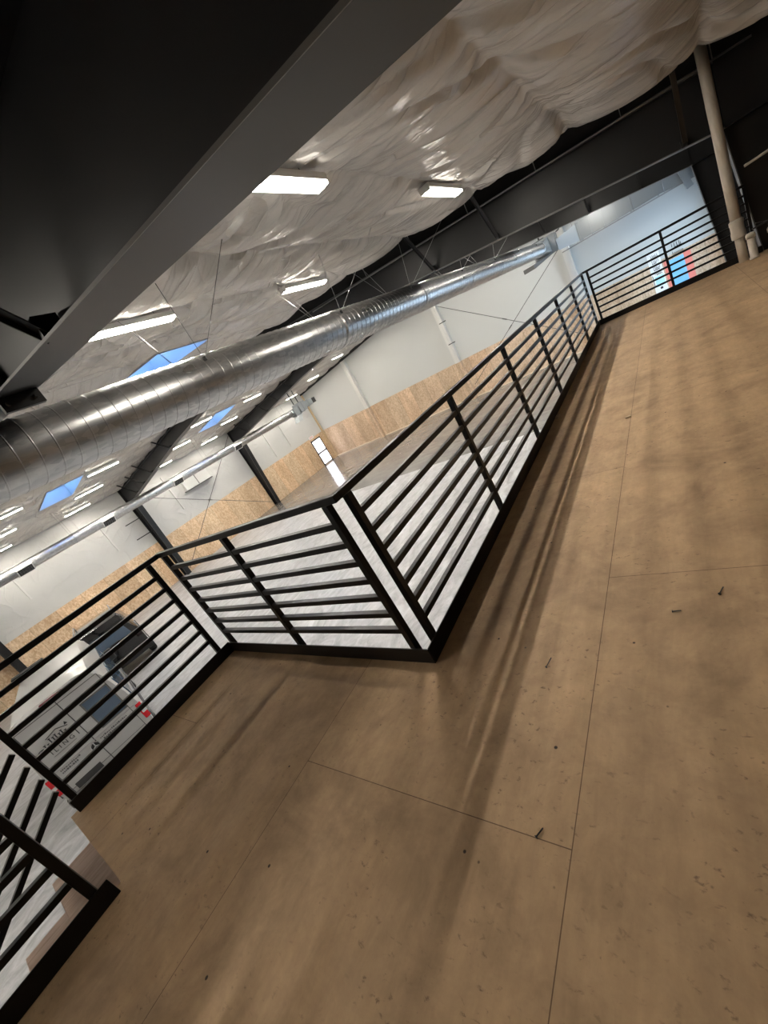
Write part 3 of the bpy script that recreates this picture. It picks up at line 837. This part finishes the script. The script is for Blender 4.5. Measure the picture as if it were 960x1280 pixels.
stub(2.20, 7.93, 0.37, 'short capped cream pipe stub beside the tall standpipe', False)
stub(2.41, 7.70, 0.36, 'short cream pipe stub with a bright valve at the right edge', True)
m = MB(); m.tube([(2.30, 8.18, 1.24), (2.55, 8.16, 1.265), (2.90, 8.16, 1.30)], 0.018, 8); m.cbox((2.62, 8.16, 1.27), 0.10, 0.05, 0.05)
for x in (2.35, 2.85): m.box(x-0.015, x+0.015, 8.16, 8.395, 1.24, 1.26)
tag(m.build('conduit', M_PVC), 'short pale conduit fixed level across the far right column', 'conduit')
m = MB(); m.tube([(2.22, 7.86, 0.41), (2.30, 7.85, 0.42), (2.5, 7.75, 0.44), (2.9, 7.6, 0.45)], 0.012, 8)
tag(m.build('hose', M_BLACK), 'thin black hose strung past the cream pipe stubs at the right edge', 'hose')

# ================================================================== WALL DETAILS
def pilaster(x, label, arms):
    t = thing('wrapped_column', label, 'column', (x, YN-0.15, G))
    m = MB(); m.box(x-0.17, x+0.17, YN-0.30, YN-0.02, ZO, roof(x)-0.22); m.build('white_wrap', M_PILASTER, t)
    m = MB(); m.box(x-0.19, x+0.19, YN-0.31, YN-0.02, G, ZO); m.build('board_casing', M_OSBN, t)
    m = MB(); m.box(x-0.03, x+0.03, YN-0.325, YN-0.30, ZO, roof(x)-0.24); m.build('cover_strip', M_PILASTER, t)
    for z in arms:
        m = MB(); m.bar((x-0.05, YN-0.34, z), (x+0.42, YN-0.30, z), 0.03, 0.05); m.build('brace_clip', M_STEEL, t)
pilaster(-10.4, 'white wrapped wall column with two dark clips, middle of the far wall', (1.75, 0.37))
pilaster(-2.72, 'white wrapped wall column directly under the duct junction', ())
pilaster(-18.75, 'white wrapped wall column nearest the far corner and exit door', ())
MB().box(XW+0.02, XW+0.14, YN-0.14, YN-0.02, G, roof(XW)-0.15).build('trim_3', M_TRIMWOOD, kind=st)
def rod(label, a, b, mat=M_CABLE, r=0.016):
    m = MB(); m.tube([a, b], r, 6); m.tube([Vector(a)+(Vector(b)-Vector(a))*0.47, Vector(a)+(Vector(b)-Vector(a))*0.50], r*1.8, 6)
    return tag(m.build('brace_rod', mat), label, 'brace', 'crossed wall brace rods')
rod('dark brace rod on the west wall rising to the right in the crossed pair', (-24.4, 8.75, -3.25), (-24.4, 16.45, 2.45))
rod('dark brace rod on the west wall falling to the right in the crossed pair', (-24.36, 8.75, 1.95), (-24.36, 16.45, -3.15))
rod('thin brace rod on the far wall rising toward the duct junction', (-9.9, YN-0.38, -2.6), (-2.95, YN-0.38, 1.95))
rod('thin brace rod on the far wall falling from the middle wrapped column', (-10.1, YN-0.42, 2.75), (-3.0, YN-0.42, -2.6))
def wall_pipe(label, y, z0, z1):
    m = MB(); m.box(XW, XW+0.07, y-0.035, y+0.035, z0, z1); m.box(XW, XW+0.09, y-0.05, y+0.05, z0, z0+0.05)
    return tag(m.build('wall_batten', M_PILASTER), label, 'batten', 'white vertical wall battens')
wall_pipe('white vertical batten on the west wall below the second duct grille', 6.35, -0.10, 1.9)
wall_pipe('white vertical batten on the west wall below the leftmost duct grille', 2.10, 0.2, 2.0)
wall_pipe('white vertical batten on the west wall left of the pale wall box', 10.75, -0.1, 2.2)
wall_pipe('white vertical batten on the west wall right of the crossed rods', 19.2, -0.6, 1.8)
wall_pipe('white vertical batten on the west wall near the glass exit door', 21.0, -0.5, 1.7)
def wall_box():
    t = thing('wall_unit', 'pale boxy unit mounted on the west wall above the crossed rods', 'heater', (XW+0.25, 12.4, 0.7))
    bevel(MB().box(XW, XW+0.35, 11.5, 13.4, 0.72, 1.45).build('casing', M_PILASTER, t), 0.01)
    MB().box(XW+0.001, XW+0.42, 11.45, 13.45, 0.66, 0.72).build('drip_tray', M_TRIMGREY, t)
    MB().box(XW+0.35, XW+0.36, 12.42, 12.46, 0.74, 1.43).build('cover_joint', M_SEAM, t)
wall_box()
# glass exit door in the west wall near the corner
def door():
    t = bpy.data.objects.new('door_1', None); COL.objects.link(t); t.location = (XW+0.03, 23.6, G); t['kind'] = st
    y0, y1, z1 = 23.05, 24.25, G+2.35
    m = MB(); m.box(XW+0.02, XW+0.10, y0, y0+0.06, G, z1); m.box(XW+0.02, XW+0.10, y1-0.07, y1, G, z1); m.box(XW+0.02, XW+0.10, y0, y1, z1-0.12, z1); m.build('door_frame', M_BLACK, t)
    mg, nt, b = new_mat('daylit_door_glass'); setp(b, Base_Color=(0.8, 0.82, 0.86, 1)); b.inputs['Emission Color'].default_value = (0.95, 0.92, 1.0, 1); b.inputs['Emission Strength'].default_value = 1.6
    m = MB(); m.box(XW+0.03, XW+0.05, y0+0.06, y1-0.07, G+0.05, z1-0.12); m.build('glass', mg, t)
    m = MB(); m.box(XW+0.05, XW+0.09, y0+0.06, y1-0.07, G+1.05, G+1.20); m.build('push_bar', M_TRIMGREY, t)
    m = MB(); m.box(XW+0.05, XW+0.07, y0+0.06, y1-0.07, G+0.02, G+0.14); m.build('kick_rail', M_CONDUIT, t)
door()
def text_mesh(name, body, size, mat, parent, matrix, label=None, extrude=0.002):
    cu = bpy.data.curves.new(name, 'FONT'); cu.body = body; cu.size = size; cu.extrude = extrude; cu.align_x = 'CENTER'; cu.align_y = 'CENTER'
    o = bpy.data.objects.new(name+'_c', cu); COL.objects.link(o)
    dg = bpy.context.evaluated_depsgraph_get(); me = bpy.data.meshes.new_from_object(o.evaluated_get(dg))
    bpy.data.objects.remove(o)
    me.materials.clear(); me.materials.append(mat)
    r = bpy.data.objects.new(name, me); COL.objects.link(r); r.parent = parent; r.matrix_local = matrix
    return r
def exit_sign():
    t = thing('exit_sign', 'small white sign with red letters above the glass exit door', 'sign', (XW+0.05, 23.35, G+2.62))
    MB().box(XW+0.02, XW+0.07, 23.05, 23.65, G+2.50, G+2.74).build('sign_body', M_PAPER, t)
    M = Matrix(((0, 0, 1, 0.022), (1, 0, 0, 0), (0, 1, 0, 0), (0, 0, 0, 1)))
    text_mesh('lettering', 'EXIT', 0.22, M_REDP, t, M)
exit_sign()
# printed panels on the far wall
def scribble(t, name, x0, x1, z0, z1, n, seed, y, mat=M_INK):
    rr = random.Random(seed); m = MB(); w = (x1-x0)/n
    for i in range(n):
        a = x0+i*w
        k = rr.random()
        m.box(a+0.12*w, a+0.32*w, y-0.008, y, z0+(0.25 if k < 0.3 else 0.0)*(z1-z0), z1-(0.3 if k > 0.7 else 0.0)*(z1-z0))
        if k > 0.25: m.box(a+0.12*w, a+0.80*w, y-0.008, y, z0, z0+0.2*(z1-z0))
        if k > 0.55: m.box(a+0.60*w, a+0.80*w, y-0.008, y, z0, z1-0.35*(z1-z0))
    m.build(name, mat, t)
def panel_b():
    yy = YN-0.02
    t = thing('wall_print', 'tall blue and red printed panel with dark lettering above it on the far wall', 'poster', (1.45, YN-0.03, -2.4))
    MB().box(1.05, 1.63, yy-0.02, yy, G+0.3, -1.08).build('blue_field', M_BLUE, t)
    MB().box(1.63, 1.90, yy-0.02, yy, G+0.3, -1.02).build('red_stripe', M_REDP, t)
    scribble(t, 'upper_lettering', 1.28, 1.66, -0.66, -0.44, 4, 3, yy-0.001)
    scribble(t, 'lower_lettering', 1.25, 1.68, -1.0, -0.76, 6, 5, yy-0.001)
panel_b()
def panel_a():
    yy = YN-0.02
    t = thing('wall_print', 'narrow pale printed panel with dark lettering lines on the far wall, left one', 'poster', (0.55, YN-0.03, -2.3))
    MB().box(0.30, 0.80, yy-0.012, yy, -2.32, -0.40).build('sheet', M_PAPER, t)
    MB().box(0.40, 0.76, yy-0.02, yy-0.012, -1.98, -1.50).build('cyan_field', M_CYAN, t)
    MB().box(0.86, 1.00, yy-0.02, yy, G+0.3, -1.0).build('red_stripe', M_REDP, t)
    for i, (z0, z1) in enumerate(((-0.62, -0.50), (-0.92, -0.74), (-1.22, -1.02), (-1.44, -1.30))):
        scribble(t, 'lettering_line', 0.44, 0.74, z0, z1, 5, 11+i, yy-0.012)
    m = MB(); m.box(0.32, 0.345, yy-0.02, yy-0.012, -1.95, -1.40); m.box(0.52, 0.62, yy-0.03, yy-0.012, -2.12, -2.02); m.build('marks', M_INK, t)
panel_a()

# ================================================================== VAN
def van():
    ang = math.atan2(0.182, -0.983)
    t = thing('van', 'silver grey high roof cargo van parked below, rear doors facing the viewer', 'van', (-9.9, -0.66, G), rz=ang)
    def sec(x, top=2.55, hw=1.0, belt=1.15, narrow=0.80):
        return [(x, -hw*0.96, 0.42), (x, -hw, 0.70), (x, -hw, belt), (x, -hw*0.955, belt+0.45), (x, -hw*(narrow+0.05), top-0.22), (x, -hw*(narrow-0.06), top-0.06), (x, -hw*0.45, top),
                (x, hw*0.45, top), (x, hw*(narrow-0.06), top-0.06), (x, hw*(narrow+0.05), top-0.22), (x, hw*0.955, belt+0.45), (x, hw, belt), (x, hw, 0.70), (x, hw*0.96, 0.42)]
    rows = []
    secs = [sec(0.0, 2.46, 0.985), sec(0.05, 2.53), sec(0.4, 2.56), sec(2.5, 2.56), sec(4.3, 2.54), sec(4.75, 2.42, 1.0, 1.15, 0.78), sec(5.35, 1.65, 0.98, 1.05, 0.86), sec(5.75, 1.25, 0.93, 0.95, 0.92), sec(5.95, 1.05, 0.80, 0.80, 0.92)]
    m = MB(); rows = [s + [s[0]] for s in secs]; m.grid(rows, True)
    n = len(secs[0])
    m.add(secs[0], [tuple(range(n))[::-1]]); m.add(secs[-1], [tuple(range(n))])
    body = m.build('body', M_SILVER, t, local=True)
    e = body.modifiers.new('edge', 'EDGE_SPLIT'); e.split_angle = math.radians(38)
    def q(name, mat, bx, parent=t): return MB().box(*bx).build(name, mat, parent, local=True)
    # rear face is x = 0; left of the van is +y
    q('door_gap', M_SEAM, (-0.006, 0.02, -0.008, 0.008, 0.55, 2.36))
    m = MB()
    for y in (0.80, -0.80): m.box(-0.006, 0.02, y-0.006, y+0.006, 0.55, 2.3)
    m.box(-0.006, 0.02, -0.80, 0.80, 2.30, 2.312); m.box(-0.006, 0.02, -0.94, 0.94, 0.55, 0.562); m.box(-0.006, 0.02, -0.8, 0.8, 0.66, 0.668)
    m.build('door_outline', M_SEAM, t, local=True)
    mw = q('rear_window', M_VANGLASS, (-0.010, 0.01, -0.78, -0.26, 1.28, 1.96))
    m = MB(); m.box(-0.013, 0.005, -0.81, -0.78, 1.25, 1.99); m.box(-0.013, 0.005, -0.26, -0.23, 1.25, 1.99); m.box(-0.013, 0.005, -0.81, -0.23, 1.96, 1.99); m.box(-0.013, 0.005, -0.81, -0.23, 1.25, 1.28)
    m.build('window_seal', M_TRIMGREY, mw, local=True)
    for s in (1, -1):
        o = bevel(MB().box(-0.03, 0.06, s*0.95-0.06, s*0.95+0.06, 0.74, 1.16).build('tail_light', M_RED, t, local=True), 0.02)
        MB().box(-0.034, 0.0, s*0.97-0.05, s*0.97+0.05, 0.90, 0.98).build('reverse_lens', M_CHROME, o, local=True)
    bevel(MB().box(-0.05, 0.05, -0.22, 0.22, 2.43, 2.50).build('brake_light', M_DARKRED, t, local=True), 0.015)
    bevel(MB().box(-0.14, 0.10, -0.98, 0.98, 0.36, 0.56).build('rear_bumper', M_TRIMGREY, t, local=True), 0.03)
    bevel(MB().box(-0.04, 0.02, -0.30, -0.06, 0.92, 0.98).build('door_handle', M_BLACK, t, local=True), 0.01)
    m = MB(); m.box(-0.012, 0.0, -0.90, 0.90, 1.18, 1.19); m.build('belt_line', M_CHROME, t, local=True)
    q('plate_recess', M_SEAM, (-0.012, 0.0, 0.20, 0.72, 0.58, 0.72))
    # star badge
    b = MB(); cy, cz, r = 0.06, 1.06, 0.085
    b.tube([(-0.02, cy+r*math.cos(2*PI*k/24), cz+r*math.sin(2*PI*k/24)) for k in range(25)], 0.010, 6, False)
    for k in range(3):
        a = PI/2+2*PI*k/3; b.bar((-0.02, cy, cz), (-0.02, cy+r*math.cos(a), cz+r*math.sin(a)), 0.02, 0.02, (1, 0, 0))
    b.build('star_badge', M_CHROME, t, local=True)
    d = MB(); d.tube([(-0.012, cy, cz), (-0.004, cy, cz)], r, 20); d.build('badge_disc', M_BLACK, t, local=True)
    # lettering on the left rear door, in the plane of the rear face (x = 0, reading toward -y)
    M = Matrix(((0, 0, -1, -0.008), (-1, 0, 0, 0.39), (0, 1, 0, 1.55), (0, 0, 0, 1)))
    text_mesh('lettering', 'I L I N G', 0.125, M_INK, t, M)
    m = MB(); m.box(-0.009, 0.0, 0.085, 0.10, 1.50, 1.66); m.box(-0.009, 0.0, 0.18, 0.62, 1.455, 1.46)
    # emblem above: a row of tall serif strokes under a roof line
    for i, (y, h) in enumerate(((0.66, 0.06), (0.60, 0.10), (0.54, 0.08), (0.48, 0.16), (0.42, 0.14), (0.37, 0.16), (0.31, 0.12), (0.26, 0.15), (0.20, 0.10))):
        m.box(-0.009, 0.0, y-0.010, y+0.010, 1.68, 1.68+h)
        m.box(-0.009, 0.0, y-0.022, y+0.022, 1.68+h-0.015, 1.68+h)
    m.bar((-0.005, 0.52, 1.86), (-0.005, 0.30, 1.91), 0.010, 0.014); m.bar((-0.005, 0.30, 1.91), (-0.005, 0.12, 1.82), 0.010, 0.014)
    m.add([(-0.009, 0.09, 1.86), (-0.009, 0.16, 1.86), (-0.009, 0.125, 1.93)], [(0, 1, 2)])
    m.tube([(-0.006, 0.70+0.04*math.cos(a), 1.70+0.04*math.sin(a)) for a in np.linspace(0, 2*PI, 14)], 0.008, 5, False)
    m.build('emblem', M_INK, t, local=True)
    rr = random.Random(4)
    for (y0, y1, z) in ((-0.08, -0.66, 1.10), (-0.12, -0.40, 1.04), (0.72, 0.36, 1.12), (0.72, 0.40, 1.06)):
        y = y0; m = MB()
        while y > y1:
            w = rr.uniform(0.015, 0.035); m.box(-0.009, 0.0, y-w, y, z, z+rr.uniform(0.02, 0.04)); y -= w+0.012
        m.build('small_lettering', M_TRIMGREY, t, local=True)
    # right side (y = -1): glazing, trims, wheels
    def strip(x0, x1, z0, z1, name, mat, y0=1.0, y1=1.0, out=0.03):
        m = MB()
        for s in (-1, 1):
            m.add([(x0, s*(y0+out), z0), (x1, s*(y0+out), z0), (x1, s*(y1+out), z1), (x0, s*(y1+out), z1), (x0, s*(y0-0.05), z0), (x1, s*(y0-0.05), z0), (x1, s*(y1-0.05), z1), (x0, s*(y1-0.05), z1)],
                  [(0, 1, 2, 3), (4, 7, 6, 5), (0, 4, 5, 1), (1, 5, 6, 2), (2, 6, 7, 3), (3, 7, 4, 0)])
        m.build(name, mat, t, local=True)
    strip(0.35, 1.55, 1.24, 1.90, 'side_glass', M_VANGLASS, 0.99, 0.915)
    strip(1.75, 2.95, 1.24, 1.90, 'side_glass', M_VANGLASS, 0.99, 0.915)
    strip(3.15, 4.45, 1.24, 1.90, 'side_glass', M_VANGLASS, 0.99, 0.90)
    strip(0.10, 5.4, 0.62, 0.78, 'side_moulding', M_TRIMGREY, 1.0, 1.0)
    strip(0.10, 5.4, 0.36, 0.50, 'sill', M_BLACK, 0.97, 0.99)
    m = MB(); m.add([(4.80, -0.72, 2.36), (4.80, 0.72, 2.36), (5.36, 0.84, 1.66), (5.36, -0.84, 1.66)], [(0, 1, 2, 3)]); m.build('windscreen', M_VANGLASS, t, local=True)
    for x in (1.05, 4.85):
        for s in (-1, 1):
            m = MB(); m.tube([(x, s*0.76, 0.35), (x, s*0.80, 0.35), (x, s*0.98, 0.35), (x, s*1.01, 0.35)], [0.30, 0.35, 0.35, 0.30], 24); w = m.build('wheel', M_RUBBER, t, local=True)
            m = MB(); m.tube([(x, s*1.0, 0.35), (x, s*1.02, 0.35)], [0.21, 0.19], 20); m.build('hub_cap', M_CONDUIT, w, local=True)
    # roof bar near the front
    for x in (3.6,):
        m = MB(); m.box(x, x+0.30, 0.05, 0.80, 2.60, 2.70); m.box(x+0.1, x+0.16, 0.15, 0.20, 2.54, 2.6); m.box(x+0.1, x+0.16, 0.65, 0.70, 2.50, 2.6); m.build('roof_bar', M_BLACK, t, local=True)
    # door mirror
    for s in (-1, 1):
        bevel(MB().box(4.55, 4.75, s*1.08-0.10, s*1.08+0.10, 1.25, 1.62).build('door_mirror', M_BLACK, t, local=True), 0.03)
van()

# ================================================================== BLACK VEHICLE
def suv():
    ang = math.atan2(0.222, -0.975)
    t = thing('car', 'black boxy car parked on the hall floor beyond the silver van', 'car', (-15.9, 1.72, G), rz=ang)
    def sec(x, top, hw=0.93, belt=1.0, tw=0.76, zb=0.35):
        return [(x, -hw*0.95, zb), (x, -hw, zb+0.25), (x, -hw, belt), (x, -hw*tw-0.02, top-0.10), (x, -hw*tw*0.9, top), (x, hw*tw*0.9, top), (x, hw*tw+0.02, top-0.10), (x, hw, belt), (x, hw, zb+0.25), (x, hw*0.95, zb)]
    secs = [sec(0.0, 1.55, 0.90), sec(0.12, 1.72), sec(0.5, 1.78), sec(2.2, 1.78), sec(2.7, 1.70), sec(3.4, 1.10, 0.93, 1.0, 0.95), sec(4.3, 0.98, 0.90, 0.9, 0.9), sec(4.5, 0.80, 0.85, 0.75, 0.9)]
    m = MB(); m.grid([s+[s[0]] for s in secs], True); n = len(secs[0]); m.add(secs[0], [tuple(range(n))[::-1]]); m.add(secs[-1], [tuple(range(n))])
    b = m.build('body', M_SUVPAINT, t, local=True); e = b.modifiers.new('edge', 'EDGE_SPLIT'); e.split_angle = math.radians(35)
    w = MB().add([(-0.006, -0.66, 1.05), (-0.006, 0.66, 1.05), (-0.006, 0.58, 1.48), (-0.006, -0.58, 1.48)], [(0, 1, 2, 3)]).build('rear_window', M_VANGLASS, t, local=True)
    MB().box(-0.03, -0.01, -0.25, 0.05, 1.06, 1.08).build('wiper', M_BLACK, w, local=True)
    bevel(MB().box(-0.10, 0.12, -0.92, 0.92, 0.32, 0.58).build('rear_bumper', M_BLACK, t, local=True), 0.03)
    for s in (-1, 1):
        bevel(MB().box(-0.02, 0.10, s*0.80-0.10, s*0.80+0.10, 0.80, 1.0).build('tail_light', M_SMOKE, t, local=True), 0.02)
        m = MB(); m.add([(0.45, s*0.925, 1.06), (2.5, s*0.925, 1.06), (2.3, s*0.755, 1.62), (0.55, s*0.755, 1.62)], [(0, 1, 2, 3)]); o = m.build('side_glass', M_VANGLASS, t, local=True); k = o.modifiers.new('thickness', 'SOLIDIFY'); k.thickness = 0.02
        m = MB(); m.tube([(0.3, s*0.62, 1.80), (0.4, s*0.62, 1.86), (2.1, s*0.62, 1.86), (2.3, s*0.62, 1.78)], 0.02, 6); m.build('roof_rail', M_CONDUIT, t, local=True)
        for x in (0.8, 3.6):
            m = MB(); m.tube([(x, s*0.70, 0.36), (x, s*0.74, 0.36), (x, s*0.92, 0.36), (x, s*0.95, 0.36)], [0.31, 0.36, 0.36, 0.31], 24); o = m.build('wheel', M_RUBBER, t, local=True)
            m = MB(); m.tube([(x, s*0.94, 0.36), (x, s*0.96, 0.36)], [0.22, 0.2], 16); m.build('hub_cap', M_CONDUIT, o, local=True)
suv()
_c = [o for o in COL.objects if o.get('category') == 'car'][0]; _c.scale = (1.05, 1.05, 1.2)

# ================================================================== SMALL DEBRIS ON THE MEZZANINE FLOOR
def nail(x, y, a, L, label, head=True):
    t = MB(); d = Vector((math.cos(a), math.sin(a), 0)); p = Vector((x, y, 0.005))
    t.tube([p-d*L/2, p+d*L*0.42, p+d*L/2], [0.0024, 0.0024, 0.0008], 6)
    if head: t.tube([p-d*L/2, p-d*(L/2-0.003)], 0.005, 8)
    tag(t.build('screw', M_STEEL), label, 'screw', 'loose screws on the plywood floor')
nail(0.57, 0.04, 1.35, 0.055, 'dark loose nail lying on the plywood nearest the railing corner')
nail(1.18, 0.44, 1.2, 0.045, 'dark loose screw on the plywood just below the right hand sheet seam')
nail(1.03, 0.33, 0.1, 0.032, 'small dark screw lying level on the plywood, left of the other right hand screw')
nail(0.665, -0.60, 1.1, 0.035, 'dark screw on the seam of the plywood in the near foreground')

def chip(x, y, a, sx, sy, sz, label):
    m = MB(); c, q = math.cos(a), math.sin(a)
    v = [(x+i*sx*c-j*sy*q, y+i*sx*q+j*sy*c, k) for k in (0.0005, sz) for (i, j) in ((-1, -0.8), (1, -1), (0.8, 1), (-0.9, 0.7))]
    m.add(v, [(3, 2, 1, 0), (4, 5, 6, 7), (0, 1, 5, 4), (1, 2, 6, 5), (2, 3, 7, 6), (3, 0, 4, 7)])
    tag(m.build('wood_chip', M_TRIMWOOD), label, 'wood chip')
chip(0.03, 3.36, 1.5, 0.05, 0.02, 0.02, 'small pale wood block lying against the foot of the long guard rail')
chip(0.74, 2.71, 0.4, 0.022, 0.014, 0.012, 'tiny pale wood chip on the plywood out in the middle of the floor')
